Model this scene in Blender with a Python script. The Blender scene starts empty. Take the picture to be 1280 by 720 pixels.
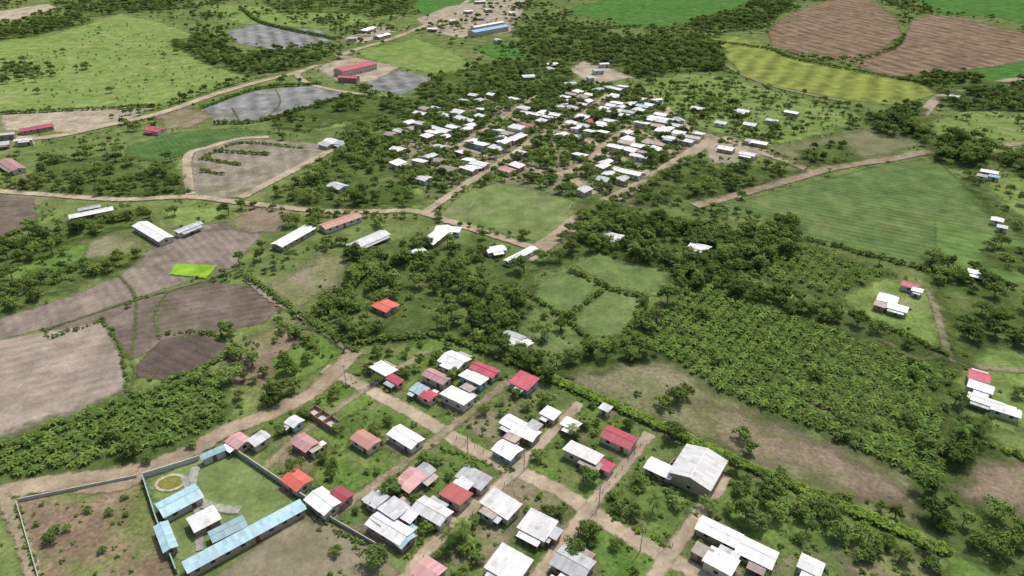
import bpy, math, random
import numpy as np
from mathutils import Vector, noise as mnoise
random.seed(7); RNG=np.random.default_rng(7)
scene=bpy.context.scene
COL=scene.collection

# ------------------------------------------------------------------ site survey
# Ground positions were surveyed from the aerial photo: S(u,v,z) converts a photo-map
# reading to real ground metres (x east, y north) at height z. Everything is then built
# in world metres at that spot.
HC=130.0; PITCH=math.radians(30); FPX=850.0
cp,sp=math.cos(PITCH),math.sin(PITCH)
def S(u,v,z=0.0):
    xc=(u-640)/FPX; yc=(360-v)/FPX
    t=(HC-z)/(sp-yc*cp)
    return np.array([t*xc,t*(cp+yc*sp)])
def SP(pts): return np.array([S(*p) for p in pts])
AX=np.array([0.807,-0.591]); BX=np.array([0.591,0.807])
ANG_A=math.atan2(AX[1],AX[0]); ANG_B=math.atan2(BX[1],BX[0])

# ------------------------------------------------------------------ node helpers
class NT:
    def __init__(s,mat):
        mat.use_nodes=True; s.t=mat.node_tree; s.t.nodes.clear()
    def n(s,typ,**kw):
        nd=s.t.nodes.new(typ)
        for k,v in kw.items(): setattr(nd,k,v)
        return nd
    def l(s,a,b): s.t.links.new(a,b)
    def setv(s,sock,v):
        if hasattr(v,'is_output') : s.l(v,sock)
        else: sock.default_value=v
    def math(s,op,a,b=0.0,clamp=False):
        m=s.n('ShaderNodeMath',operation=op,use_clamp=clamp); s.setv(m.inputs[0],a); s.setv(m.inputs[1],b); return m.outputs[0]
    def mr(s,val,a,b,c=0.0,d=1.0):
        m=s.n('ShaderNodeMapRange'); s.setv(m.inputs[0],val)
        m.inputs[1].default_value=a; m.inputs[2].default_value=b; m.inputs[3].default_value=c; m.inputs[4].default_value=d
        return m.outputs[0]
    def noise(s,vec,scale,detail=4,rough=0.55,dist=0.0):
        m=s.n('ShaderNodeTexNoise'); m.inputs['Scale'].default_value=scale; m.inputs['Detail'].default_value=detail
        m.inputs['Roughness'].default_value=rough; m.inputs['Distortion'].default_value=dist
        s.l(vec,m.inputs['Vector']); return m.outputs[0]
    def mix(s,f,a,b,mode='MIX'):
        m=s.n('ShaderNodeMix',data_type='RGBA',blend_type=mode)
        s.setv(m.inputs[0],f)
        for i,c in ((6,a),(7,b)):
            if hasattr(c,'is_output'): s.l(c,m.inputs[i])
            else: m.inputs[i].default_value=(*c,1)
        return m.outputs[2]
    def mul(s,col,fac):
        m=s.n('ShaderNodeVectorMath',operation='SCALE'); s.l(col,m.inputs[0]); s.setv(m.inputs['Scale'],fac); return m.outputs[0]

def gcol(c):
    # brighter, slightly redder tint for grassy ground colours
    if c is None or c[1]<=c[0]*1.05: return c
    return (c[0]*1.33,c[1]*1.24,c[2]*1.30)
def ground_mat(name,c1,c2,c3=None,c3amt=0.5,amp=2.0,soft=0.7,rows=None,edge=True,big=0.02,fine=0.35,off=0):
    c1,c2,c3=gcol(c1),gcol(c2),gcol(c3)
    mat=bpy.data.materials.new(name); N=NT(mat)
    tc=N.n('ShaderNodeTexCoord').outputs['Object']
    if off:
        mp0=N.n('ShaderNodeMapping'); mp0.inputs['Location'].default_value=(off*37.0,off*91.0,off*3.0); N.l(tc,mp0.inputs[0]); tcn=mp0.outputs[0]
    else: tcn=tc
    nL=N.noise(tcn,big,5,0.6,0.3); nM=N.noise(tcn,0.11,7,0.65); nF=N.noise(tcn,0.9,5,0.7)
    f=N.math('ADD',N.math('MULTIPLY',nL,0.55),N.math('MULTIPLY',nM,0.45))
    col=N.mix(N.mr(f,0.40,0.60),c1,c2)
    if c3:
        n3=N.noise(tcn,0.045,8,0.62,0.6)
        lo=0.68-0.3*c3amt
        col=N.mix(N.mr(n3,lo,lo+0.12),col,c3)
    br=N.mr(nF,0.3,0.7,1-fine,1+fine)
    col=N.mul(col,br)
    br2=N.mr(nM,0.3,0.7,0.74,1.26); col=N.mul(col,br2)
    if rows:
        ang,spc,strg=rows[:3]; dist=rows[3] if len(rows)>3 else 1.0
        mp=N.n('ShaderNodeMapping'); mp.inputs['Rotation'].default_value=(0,0,-ang); N.l(tc,mp.inputs[0])
        w=N.n('ShaderNodeTexWave'); w.inputs['Scale'].default_value=0.31416/spc; w.inputs['Distortion'].default_value=dist
        w.inputs['Detail'].default_value=2; w.inputs['Detail Scale'].default_value=0.4
        N.l(mp.outputs[0],w.inputs['Vector'])
        nn=N.noise(tcn,0.06,3)
        st=N.math('MULTIPLY',N.mr(nn,0.35,0.6,0.25,1.0),strg)
        col=N.mul(col,N.math('SUBTRACT',1.0,N.math('MULTIPLY',w.outputs[1],st)))
    d=N.n('ShaderNodeBsdfDiffuse'); N.l(col,d.inputs[0]); d.inputs[1].default_value=0.6
    bump=N.n('ShaderNodeBump'); bump.inputs['Strength'].default_value=0.4; bump.inputs['Distance'].default_value=0.25
    N.l(nF,bump.inputs['Height']); N.l(bump.outputs[0],d.inputs['Normal'])
    o=N.n('ShaderNodeOutputMaterial')
    if edge:
        at=N.n('ShaderNodeAttribute',attribute_name='sdf').outputs['Fac']
        ne=N.noise(tcn,0.35 if amp<3 else 0.12,6,0.65)
        v=N.math('ADD',at,N.mr(ne,0.25,0.75,-amp,amp))
        fac=N.mr(v,-soft,soft)
        tr=N.n('ShaderNodeBsdfTransparent'); ms=N.n('ShaderNodeMixShader')
        N.l(fac,ms.inputs[0]); N.l(tr.outputs[0],ms.inputs[1]); N.l(d.outputs[0],ms.inputs[2]); N.l(ms.outputs[0],o.inputs[0])
        mat['margin']=amp+soft
    else: N.l(d.outputs[0],o.inputs[0])
    return mat

def simple_mat(name,c,rough=0.8,var=0.2,scale=0.8,metal=0.0,c2=None):
    mat=bpy.data.materials.new(name); N=NT(mat)
    tc=N.n('ShaderNodeTexCoord').outputs['Object']
    n=N.noise(tc,scale,6,0.65); r=N.n('ShaderNodeObjectInfo').outputs['Random']
    base=N.mix(N.mr(n,0.45,0.65),c,c2 if c2 else tuple(x*(1-var) for x in c))
    base=N.mul(base,N.mr(r,0,1,1-var,1+var*0.5))
    p=N.n('ShaderNodeBsdfPrincipled'); N.l(base,p.inputs['Base Color']); p.inputs['Roughness'].default_value=rough; p.inputs['Metallic'].default_value=metal
    o=N.n('ShaderNodeOutputMaterial'); N.l(p.outputs[0],o.inputs[0]); return mat

def roof_mat(name,c,rust=0.3,rustc=(0.2,0.11,0.07)):
    mat=bpy.data.materials.new(name); N=NT(mat)
    tc=N.n('ShaderNodeTexCoord').outputs['Object']; rnd=N.n('ShaderNodeObjectInfo').outputs['Random']
    sx=N.n('ShaderNodeSeparateXYZ'); N.l(tc,sx.inputs[0])
    px=N.math('FLOOR',N.math('DIVIDE',sx.outputs[0],0.85)); py=N.math('FLOOR',N.math('DIVIDE',sx.outputs[1],2.4))
    cx=N.n('ShaderNodeCombineXYZ'); N.l(px,cx.inputs[0]); N.l(py,cx.inputs[1]); N.l(N.math('MULTIPLY',rnd,57.0),cx.inputs[2])
    wn=N.n('ShaderNodeTexWhiteNoise'); N.l(cx.outputs[0],wn.inputs['Vector'])
    add=N.n('ShaderNodeVectorMath',operation='ADD'); N.l(tc,add.inputs[0])
    c3=N.n('ShaderNodeCombineXYZ'); N.l(N.math('MULTIPLY',rnd,300.0),c3.inputs[0]); N.l(c3.outputs[0],add.inputs[1])
    # streaks run down the slope (local y), so squash the noise along y
    st=N.n('ShaderNodeMapping'); st.inputs['Scale'].default_value=(1.0,0.25,1.0); N.l(add.outputs[0],st.inputs[0])
    n1=N.noise(add.outputs[0],0.35,6,0.65); n2=N.noise(st.outputs[0],2.2,6,0.75)
    col=N.mix(N.mr(n1,0.60-0.2*rust,0.80-0.15*rust,0,0.8),c,rustc)
    col=N.mix(N.mr(n2,0.56,0.75,0,0.55),col,tuple(x*0.55+y*0.25 for x,y in zip(c,(0.25,0.2,0.15))))
    col=N.mul(col,N.mr(wn.outputs[0],0,1,0.80,1.06)); col=N.mul(col,N.mr(rnd,0,1,0.68,1.05))
    w=N.n('ShaderNodeTexWave'); w.inputs['Scale'].default_value=0.31416/0.35*1.0; N.l(tc,w.inputs['Vector'])
    b=N.n('ShaderNodeBump'); b.inputs['Strength'].default_value=0.35; b.inputs['Distance'].default_value=0.05; N.l(w.outputs[1],b.inputs['Height'])
    p=N.n('ShaderNodeBsdfPrincipled'); N.l(col,p.inputs['Base Color']); p.inputs['Roughness'].default_value=0.6; p.inputs['Metallic'].default_value=0.0
    N.l(b.outputs[0],p.inputs['Normal'])
    o=N.n('ShaderNodeOutputMaterial'); N.l(p.outputs[0],o.inputs[0]); return mat

# ------------------------------------------------------------------ mesh helpers
def mesh_obj(name,verts,faces,mats,parent=None,midx=None,link=True,sdf=None):
    me=bpy.data.meshes.new(name); me.from_pydata([tuple(v) for v in verts],[],[tuple(f) for f in faces])
    for m in (mats if isinstance(mats,(list,tuple)) else [mats]): me.materials.append(m)
    if midx is not None: me.polygons.foreach_set('material_index',midx)
    if sdf is not None:
        a=me.attributes.new('sdf','FLOAT','POINT'); a.data.foreach_set('value',np.asarray(sdf,dtype=np.float32))
    me.update()
    ob=bpy.data.objects.new(name,me)
    if link: COL.objects.link(ob)
    if parent: ob.parent=parent
    return ob
def inside(P,poly):
    x,y=P[:,0],P[:,1]; r=np.zeros(len(P),bool); n=len(poly); j=n-1
    for i in range(n):
        xi,yi=poly[i]; xj,yj=poly[j]
        if yi!=yj:
            r^=((yi>y)!=(yj>y))&(x<(xj-xi)*(y-yi)/(yj-yi)+xi)
        j=i
    return r
def segdist(P,a,b):
    ab=b-a; L=max((ab**2).sum(),1e-9); t=np.clip(((P-a)@ab)/L,0,1)
    return np.sqrt(((P-(a+t[:,None]*ab))**2).sum(1))
def sdf_poly(P,poly):
    d=np.full(len(P),1e9)
    for i in range(len(poly)): d=np.minimum(d,segdist(P,poly[i],poly[(i+1)%len(poly)]))
    return np.where(inside(P,poly),d,-d)
LAY=[0]; FIELDS=[]
def field_w(name,poly,mat,block=True,func=None,cell=None):
    LAY[0]+=1; z=0.02+0.004*LAY[0]
    m=mat['margin']; mn=poly.min(0)-m-1; mx=poly.max(0)+m+1; d=mx-mn
    cell=cell or min(max(math.sqrt(d[0]*d[1])/70,0.6),6)
    nx=int(d[0]/cell)+2; ny=int(d[1]/cell)+2
    X,Y=np.meshgrid(mn[0]+np.arange(nx)*cell,mn[1]+np.arange(ny)*cell); P=np.stack([X.ravel(),Y.ravel()],1)
    s=func(P) if func else sdf_poly(P,poly); idx=np.arange(nx*ny).reshape(ny,nx)
    q=np.stack([idx[:-1,:-1],idx[:-1,1:],idx[1:,1:],idx[1:,:-1]],-1).reshape(-1,4)
    q=q[(s[q].max(1)>-m)]
    used=np.unique(q); rm=-np.ones(nx*ny,int); rm[used]=np.arange(len(used))
    V=np.concatenate([P[used],np.full((len(used),1),z)],1)
    if block: FIELDS.append(poly)
    return mesh_obj(name,V.tolist(),rm[q].tolist(),mat,sdf=s[used])
def field(name,pts,mat,block=True): return field_w(name,SP(pts),mat,block)
def smooth(P,step=3.0):
    P=np.asarray(P,float)
    if len(P)>2:
        Q=np.vstack([2*P[0]-P[1],P,2*P[-1]-P[-2]]); out=[]
        for i in range(1,len(Q)-2):
            p0,p1,p2,p3=Q[i-1:i+3]; n=max(2,int(np.linalg.norm(p2-p1)/step))
            for k in range(n):
                t=k/n; out.append(0.5*((2*p1)+(p2-p0)*t+(2*p0-5*p1+4*p2-p3)*t*t+(3*p1-p0-3*p2+p3)*t**3))
        out.append(P[-1]); return np.array(out)
    n=max(2,int(np.linalg.norm(P[1]-P[0])/step)); t=np.linspace(0,1,n+1)[:,None]; return P[0]*(1-t)+P[1]*t
def normals(C):
    T=np.gradient(C,axis=0); T/=np.linalg.norm(T,axis=1)[:,None]+1e-9; return np.stack([-T[:,1],T[:,0]],1)
ROADS=[]
def ribbon(name,pts,w,mat,world=False,keep=True):
    LAY[0]+=1; z=0.02+0.004*LAY[0]
    C=smooth(SP(pts) if not world else pts); Nn=normals(C); m=mat['margin']; hw=w/2+m
    V=[];s=[];F=[]; ks=[-1,-.5,0,.5,1]
    for c,n in zip(C,Nn):
        for k in ks: p=c+n*k*hw; V.append((p[0],p[1],z)); s.append(w/2-abs(k)*hw)
    for i in range(len(C)-1):
        for k in range(4): a=i*5+k; F.append((a,a+1,a+6,a+5))
    if keep: ROADS.append((C[::2] if len(C)>6 else C,w/2))
    return mesh_obj(name,V,F,mat,sdf=s)

# ------------------------------------------------------------------ materials
R=math.radians
G_base=ground_mat('grass_ground',(0.085,0.13,0.038),(0.14,0.18,0.06),(0.20,0.20,0.095),0.3,edge=False)
G_mead=ground_mat('meadow_grass',(0.12,0.19,0.048),(0.165,0.23,0.067),(0.21,0.235,0.10),0.4,amp=4,soft=2)
G_lawn=ground_mat('lawn_grass',(0.105,0.165,0.052),(0.14,0.195,0.067),(0.175,0.20,0.088),0.4,amp=1.2,soft=0.8,fine=0.22,rows=(R(30),5,0.08,0.5))
G_pitch=ground_mat('pitch_grass',(0.13,0.185,0.06),(0.165,0.21,0.078),(0.22,0.225,0.12),0.4,amp=1.2,soft=1,fine=0.18,rows=(R(-36),9,0.08,0.5))
G_vivid=ground_mat('lush_grass',(0.078,0.15,0.030),(0.115,0.18,0.044),(0.15,0.175,0.065),0.5,amp=1.5,soft=0.8)
G_brite=ground_mat('rice_seedbed',(0.17,0.32,0.03),(0.20,0.35,0.035),amp=0.7,soft=0.5,fine=0.1)
G_crop=ground_mat('cornfield',(0.095,0.16,0.05),(0.12,0.18,0.058),(0.15,0.19,0.075),0.45,amp=1.0,soft=1,rows=(R(60),4.0,0.26,0.6),fine=0.16)
G_crop2=ground_mat('cornfield_light',(0.105,0.19,0.05),(0.13,0.205,0.06),amp=1,soft=1,rows=(R(60),5.0,0.2,0.6),fine=0.12)
G_dkcrop=ground_mat('dark_crop',(0.06,0.12,0.035),(0.075,0.14,0.042),amp=1.5,soft=1,rows=(R(35),3.0,0.15,0.6))
G_rice=ground_mat('ripening_rice',(0.19,0.24,0.055),(0.22,0.265,0.065),(0.15,0.21,0.05),0.35,amp=1,soft=1,rows=(R(-30),17,0.42,4.5),fine=0.12)
G_strip=ground_mat('green_crop',(0.06,0.155,0.032),(0.085,0.18,0.045),amp=2,soft=2,rows=(R(20),8,0.25,1.0),fine=0.14)
G_plowp=ground_mat('ploughed_field',(0.23,0.19,0.155),(0.285,0.235,0.19),(0.17,0.15,0.105),0.5,amp=0.8,soft=0.6,rows=(R(40),3.4,0.2,1.5),fine=0.2)
G_plowp2=ground_mat('ploughed_field_dark',(0.165,0.132,0.105),(0.21,0.17,0.138),(0.15,0.138,0.08),0.45,amp=0.8,soft=0.6,rows=(R(110),3.4,0.22,2),fine=0.22,off=2)
G_plowl=ground_mat('ploughed_field_pale',(0.30,0.25,0.205),(0.355,0.295,0.24),(0.25,0.215,0.17),0.5,amp=0.8,soft=0.5,rows=(R(118),4.2,0.17,1),fine=0.18,off=3)
G_plowd=ground_mat('wet_ploughed_soil',(0.12,0.094,0.078),(0.155,0.122,0.10),amp=0.8,soft=0.5,rows=(R(60),3,0.2,2),fine=0.2,off=4)
G_brn=ground_mat('brown_ploughed_hill',(0.24,0.17,0.11),(0.31,0.22,0.15),(0.19,0.165,0.09),0.45,amp=1.5,soft=1.5,rows=(R(15),15,0.42,7),fine=0.18,off=5)
G_flood=ground_mat('flooded_paddy',(0.24,0.24,0.23),(0.31,0.31,0.295),(0.2,0.2,0.15),0.5,amp=0.6,soft=0.6,rows=(R(20),14,0.4,0.8),fine=0.12,off=6)
G_bare=ground_mat('bare_soil',(0.23,0.18,0.125),(0.275,0.22,0.155),(0.145,0.16,0.065),0.65,amp=5,soft=2.5,off=7)
G_lot=ground_mat('scrubby_soil_lot',(0.20,0.15,0.098),(0.25,0.19,0.13),(0.12,0.15,0.05),0.75,amp=0.8,soft=0.5,fine=0.4,off=8)
G_khaki=ground_mat('dry_lot',(0.225,0.2,0.13),(0.26,0.225,0.155),(0.17,0.175,0.085),0.6,amp=1,soft=0.7,fine=0.2,off=9)
G_dry=ground_mat('dry_grass',(0.155,0.175,0.078),(0.20,0.20,0.105),(0.26,0.22,0.145),0.45,amp=5,soft=3,off=10)
G_tan=ground_mat('pale_soil',(0.35,0.295,0.215),(0.43,0.365,0.27),(0.2,0.21,0.10),0.35,amp=3,soft=2,off=11)
G_town=ground_mat('town_yards',(0.30,0.255,0.175),(0.16,0.18,0.085),(0.09,0.145,0.04),0.75,amp=5,soft=3,big=0.06,off=12)
G_vill=ground_mat('village_grass',(0.08,0.135,0.033),(0.115,0.17,0.048),(0.18,0.18,0.092),0.45,amp=2,soft=1,big=0.05,off=13)
G_yard=ground_mat('dirt_yard',(0.27,0.225,0.16),(0.21,0.188,0.115),(0.115,0.15,0.045),0.7,amp=2.2,soft=1.2,big=0.09,off=14)
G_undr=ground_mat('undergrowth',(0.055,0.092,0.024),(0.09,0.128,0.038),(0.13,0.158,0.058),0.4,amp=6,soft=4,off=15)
M_road=ground_mat('dirt_road',(0.38,0.31,0.215),(0.44,0.36,0.26),(0.27,0.23,0.15),0.45,amp=0.8,soft=0.4,big=0.1,fine=0.18)
M_roadb=ground_mat('brown_dirt_road',(0.29,0.23,0.155),(0.35,0.28,0.195),(0.22,0.185,0.115),0.4,amp=0.9,soft=0.5,big=0.1,fine=0.2)
M_path=ground_mat('footpath_dirt',(0.31,0.26,0.18),(0.26,0.225,0.145),(0.16,0.17,0.07),0.45,amp=0.9,soft=0.4,big=0.1)
M_levee=ground_mat('grassy_bank',(0.075,0.115,0.035),(0.11,0.14,0.05),amp=0.6,soft=0.5)

# ------------------------------------------------------------------ terrain
gv=[];gf=[];n=24;Lx=5000
for j in range(n+1):
    for i in range(n+1): gv.append((-Lx+2*Lx*i/n,-1500+2*Lx*j/n,0))
for j in range(n):
    for i in range(n): a=j*(n+1)+i; gf.append((a,a+1,a+n+2,a+n+1))
mesh_obj('ground',gv,gf,G_base)

F=field
F('ground_meadow',[(-120,66),(60,45),(150,18),(200,28),(250,45),(312,95),(250,120),(180,135),(60,140),(-120,155)],G_mead)
F('ground_meadow',[(440,65),(520,48),(560,62),(600,85),(540,92),(480,80)],G_mead)
F('ground_meadow',[(790,112),(850,92),(900,95),(960,112),(1070,140),(1080,152),(1000,175),(960,182),(880,162),(830,132)],G_mead,False)
F('ground_meadow',[(1165,150),(1230,135),(1280,150),(1330,170),(1330,190),(1240,190),(1170,170)],G_mead,False)
F('ground_meadow',[(240,5),(330,8),(430,2),(500,20),(420,36),(300,30)],G_mead,False)
F('ground_meadow',[(680,100),(740,110),(800,105),(790,112),(830,132),(760,118),(700,116)],G_mead,False)
F('ground_tan',[(0,143),(60,140),(120,135),(190,135),(150,155),(90,165),(5,163)],G_tan)
F('ground_dry',[(960,185),(1080,163),(1155,180),(1060,205),(1000,205)],G_dry)
F('ground_dry',[(0,250),(20,225),(70,215),(90,240),(40,262)],G_dry,False)
F('cornfield',[(875,262),(960,243),(1100,207),(1168,198),(1225,250),(1300,300),(1330,360),(1180,345),(1100,325),(1010,302),(960,278)],G_crop)
F('cornfield_section',[(1168,275),(1300,308),(1330,360),(1172,346)],G_crop2)
F('cornfield_section',[(1230,225),(1280,220),(1340,260),(1340,290),(1280,280)],G_mead,False)
F('dark_crop_field',[(160,182),(222,165),(300,160),(330,165),(285,180),(200,202),(155,200)],G_dkcrop)
F('rice_field',[(888,50),(920,45),(1000,75),(1150,103),(1168,118),(1130,132),(1060,125),(980,110),(930,95)],G_rice)
F('green_field',[(700,14),(800,-10),(930,-12),(945,12),(850,32),(780,32)],G_strip)
F('green_field',[(1110,-18),(1330,-25),(1330,42),(1240,20),(1180,18)],G_strip)
F('green_field',[(1170,98),(1280,74),(1360,80),(1350,98),(1220,106)],G_strip)
F('green_field',[(500,0),(560,-14),(640,-12),(590,15),(540,25)],G_strip)
F('green_field',[(590,60),(640,50),(660,70),(640,82)],G_strip,False)
F('ploughed_hill',[(960,42),(975,25),(1005,10),(1060,-4),(1095,2),(1120,25),(1128,45),(1100,62),(1060,76),(1010,70),(965,57)],G_brn)
F('ploughed_hill',[(1065,80),(1100,62),(1130,52),(1140,25),(1165,18),(1200,22),(1300,45),(1360,65),(1180,92),(1110,97)],G_brn)
F('ploughed_field',[(190,310),(235,285),(285,277),(328,293),(290,335),(240,350),(165,375),(60,410),(-30,432),(-30,408),(90,370),(150,345)],G_plowp)
F('ploughed_field',[(55,412),(165,378),(262,350),(325,362),(348,385),(330,405),(222,422),(165,450),(150,432),(130,402),(70,415)],G_plowp2)
F('ploughed_field_pale',[(-40,432),(60,415),(127,403),(148,440),(158,492),(60,532),(-40,568)],G_plowl)
F('wet_ploughed_field',[(165,462),(200,427),(250,418),(290,432),(260,454),(215,475),(170,472)],G_plowd)
F('terraced_lot',[(245,188),(300,172),(400,180),(408,190),(300,247),(240,248),(236,210)],ground_mat('terraced_soil',(0.26,0.235,0.175),(0.31,0.275,0.205),(0.19,0.19,0.105),0.5,amp=0.8,soft=0.6,rows=(R(20),7,0.2,1)))
F('flooded_paddy',[(255,135),(322,113),(400,107),(437,119),(330,150),(270,154)],G_flood)
F('flooded_paddy',[(283,40),(320,30),(400,38),(418,50),(350,63),(300,55)],G_flood)
F('flooded_paddy',[(455,100),(500,88),(543,98),(505,118),(465,112)],G_flood)
F('ground_bare',[(395,86),(425,68),(500,84),(470,100),(430,106)],G_tan)
F('ground_bare',[(235,60),(262,50),(285,58),(295,68),(250,70)],G_dry)
F('ground_bare',[(520,24),(560,8),(620,0),(655,-4),(655,12),(640,40),(580,48),(540,40)],G_tan,False)
F('ground_bare',[(430,48),(470,30),(495,40),(450,55)],G_tan,False)
F('ground_bare',[(712,88),(735,72),(765,78),(792,97),(740,106)],G_tan)
F('riverbed',[(-80,26),(0,14),(60,5),(72,10),(0,30),(-80,40)],G_tan)
F('river_bank',[(140,0),(150,-14),(160,-10),(158,14),(150,22)],G_tan)
F('ground_dry',[(0,246),(42,248),(46,275),(0,295),(-40,300)],G_plowp2)
F('ground_dry',[(100,302),(150,288),(177,305),(150,326),(104,337)],G_dry)
F('ground_bare',[(278,277),(320,260),(368,262),(342,292),(312,292)],G_bare)
F('ground_bare',[(195,145),(235,136),(265,145),(240,160),(205,160)],G_bare)
F('ground_dry',[(300,485),(275,455),(350,400),(390,412),(345,455),(330,480)],G_bare,False)
F('ground_dry',[(328,362),(380,335),(400,318),(448,320),(425,352),(372,388)],G_dry)
F('ground_grass',[(340,450),(400,418),(430,440),(380,475),(350,480)],G_vivid,False)
F('ground_grass',[(0,330),(60,312),(110,305),(100,345),(40,368),(-30,385)],G_vivid,False)
F('ground_grass',[(200,262),(250,255),(290,262),(250,285),(215,285)],G_mead,False)
F('ground_grass',[(160,205),(235,200),(238,225),(180,225)],G_mead,False)
F('ground_grass',[(370,150),(440,132),(480,140),(430,160),(390,165)],G_mead,False)
F('ground_grass',[(460,240),(500,228),(540,240),(520,260),(470,258)],G_mead,False)
F('ground_dry',[(540,335),(600,325),(640,345),(600,372),(550,362)],G_dry,False)
F('ground_grass',[(640,440),(700,440),(760,462),(720,475),(680,465)],G_mead,False)
F('soccer_pitch',[(578,242),(620,229),(700,234),(735,258),(728,278),(682,305),(600,287),(546,273)],G_pitch)
F('lawn',[(662,362),(700,341),(748,350),(722,392),(680,390)],G_lawn)
F('lawn',[(718,332),(745,317),(855,345),(828,372),(770,361)],G_lawn)
F('lawn',[(718,398),(757,363),(806,375),(776,420),(730,422)],G_lawn)
F('lawn',[(640,392),(680,395),(710,425),(730,440),(690,445),(650,430)],G_lawn,False)
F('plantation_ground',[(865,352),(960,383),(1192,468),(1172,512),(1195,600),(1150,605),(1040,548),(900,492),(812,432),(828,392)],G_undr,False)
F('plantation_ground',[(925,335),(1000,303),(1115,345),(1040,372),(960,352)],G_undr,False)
F('dry_pasture',[(715,470),(830,450),(900,495),(1000,545),(1155,605),(1150,650),(1050,615),(950,585),(850,540),(730,490)],G_dry)
F('bare_pasture',[(870,512),(930,515),(1040,560),(1145,612),(1140,640),(1040,606),(950,570),(900,550)],G_bare)
F('farm_yard',[(1055,372),(1100,350),(1165,362),(1182,442),(1120,420),(1070,398)],G_mead)
F('ground_bare',[(1205,562),(1300,590),(1340,650),(1250,640),(1200,622)],G_bare)
F('ground_grass',[(1190,430),(1300,440),(1300,540),(1230,540),(1195,480)],G_mead,False)
F('ground_grass',[(1180,690),(1190,650),(1300,690),(1340,760),(1180,760)],G_vivid,False)
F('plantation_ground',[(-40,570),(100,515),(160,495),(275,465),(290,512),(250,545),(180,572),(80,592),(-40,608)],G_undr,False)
F('village_ground',[(290,555),(350,500),(440,458),(520,420),(690,478),(900,590),(1180,692),(1200,800),(380,800),(400,700),(385,640)],G_vill,False)
F('scrub_lot',[(22,628),(172,598),(222,730),(60,760)],G_lot)
F('dry_lot',[(250,735),(388,637),(470,682),(520,740),(500,800),(200,800)],G_khaki)
F('compound_lawn',[(185,602),(285,558),(380,630),(228,716)],G_lawn)
F('town_ground',[(600,195),(650,150),(700,120),(790,120),(870,160),(890,175),(800,232),(745,258),(690,245),(620,226),(575,235)],G_town,False)
F('town_ground',[(500,160),(560,130),(650,120),(690,140),(640,190),(580,235),(540,250),(490,200)],G_town,False)
F('town_ground',[(880,180),(910,170),(960,190),(930,205),(890,205)],G_tan,False)
F('town_ground',[(765,245),(795,236),(828,243),(800,262),(770,262)],G_bare,False)
F('town_park',[(652,193),(690,173),(734,187),(700,210)],G_vivid)
# village lots of differing growth
for k,(pts,m) in enumerate([
 ([(385,500),(430,478),(472,500),(425,528)],G_vivid),([(400,575),(450,560),(495,585),(440,620)],G_vivid),
 ([(440,540),(490,508),(540,540),(500,570)],G_vivid),([(540,570),(585,555),(625,590),(570,605)],G_vivid),
 ([(650,580),(700,558),(760,600),(725,625)],G_vivid),([(575,530),(640,492),(665,505),(620,560)],G_yard),
 ([(600,610),(650,595),(715,632),(690,655)],G_yard),([(755,635),(800,590),(870,620),(835,680)],G_vill),
 ([(880,650),(910,605),(980,640),(1000,690),(900,720)],G_vivid),([(705,690),(740,650),(840,705),(830,760),(690,740)],G_vivid),
 ([(550,700),(590,655),(650,665),(620,710)],G_yard),([(330,575),(370,540),(420,560),(380,600)],G_yard),
 ([(480,440),(540,418),(600,440),(545,462)],G_vivid),([(440,660),(520,640),(580,660),(530,700)],G_yard),
 ([(1060,690),(1100,682),(1170,710),(1150,750),(1060,735)],G_bare)]):
    F('village_lot',pts,m,False)
village=[(480,383,9,6,'o'),(479,461,8.5,5.5,'w'),(493,474,6,2.5,'c','shed'),(568,450,9,8,'w'),(606,462,10,4.6,'c'),(592,473,9,4.5,'w'),(546,471,9.5,4.5,'p'),(655,477,7.5,7,'c'),
 (524,487,5,4,'b'),(536,494,4.5,4,'c'),(572,496,10,6,'w'),(644,530,8.5,5,'w'),(657,540,8,5,'w'),(688,517,5,4,'w'),(714,530,5,4,'w'),(634,562,7,6,'w'),(507,546,10.5,5.5,'w'),(457,550,8,5,'s'),
 (381,554,7,5,'p'),(298,551,5.5,5,'p'),(323,549,4,5.5,'g'),(368,527,4,4,'w'),(774,547,10,6,'c'),(729,567,11,5,'w'),(756,581,4.5,3.6,'c'),(738,580,6,3,'r','shed'),
 (872,588,11,13,'w'),(826,585,8,5,'w'),(512,600,6,8,'p'),(528,590,4.5,6,'g'),(570,619,7,5.5,'d'),(592,598,9,5,'g'),(626,631,9.5,6,'w'),(672,657,8,7,'w'),(540,639,10,5.5,'w'),
 (487,660,12,5.5,'w'),(502,671,5,5,'b'),(493,637,6,6,'g'),(371,600,7,5.5,'o'),(404,627,8.5,6,'w'),(426,620,5,4.5,'c'),(636,706,9,8,'w'),(716,704,9,7,'g'),(536,713,6,6,'p'),
 (899,665,11,5,'w'),(946,690,9,6,'w'),(901,703,7,6,'w'),(1014,706,5,4.5,'w'),(471,625,4,5,'g','shed'),(561,458,5,3,'w','shed'),(620,620,4,3,'g','shed'),(757,510,3,2.5,'g','shed'),
 (878,690,4,3,'r','shed'),(700,745,9,7,'w'),(800,760,9,6,'g'),(392,560,3,3,'r','shed'),(585,485,4,3,'r','shed'),(668,533,3.5,3,'g','shed'),(640,548,4,3,'r','shed'),(580,606,4,3,'w','shed'),(612,640,4,3,'r','shed'),(690,665,4,3,'g','shed'),(510,645,4,3,'w','shed'),(475,650,4,3,'r','shed')]
yc_=[(S(t[0],t[1]+6),0.38*math.hypot(t[2],t[3])+.6) for t in village]
def yards(P):
    s=np.full(len(P),-99.0)
    for c,rr in yc_: s=np.maximum(s,rr-np.hypot(P[:,0]-c[0],(P[:,1]-c[1])))
    return s
field_w('dirt_yards',np.array([c for c,_ in yc_]),G_yard,False,func=yards,cell=0.9)

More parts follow.
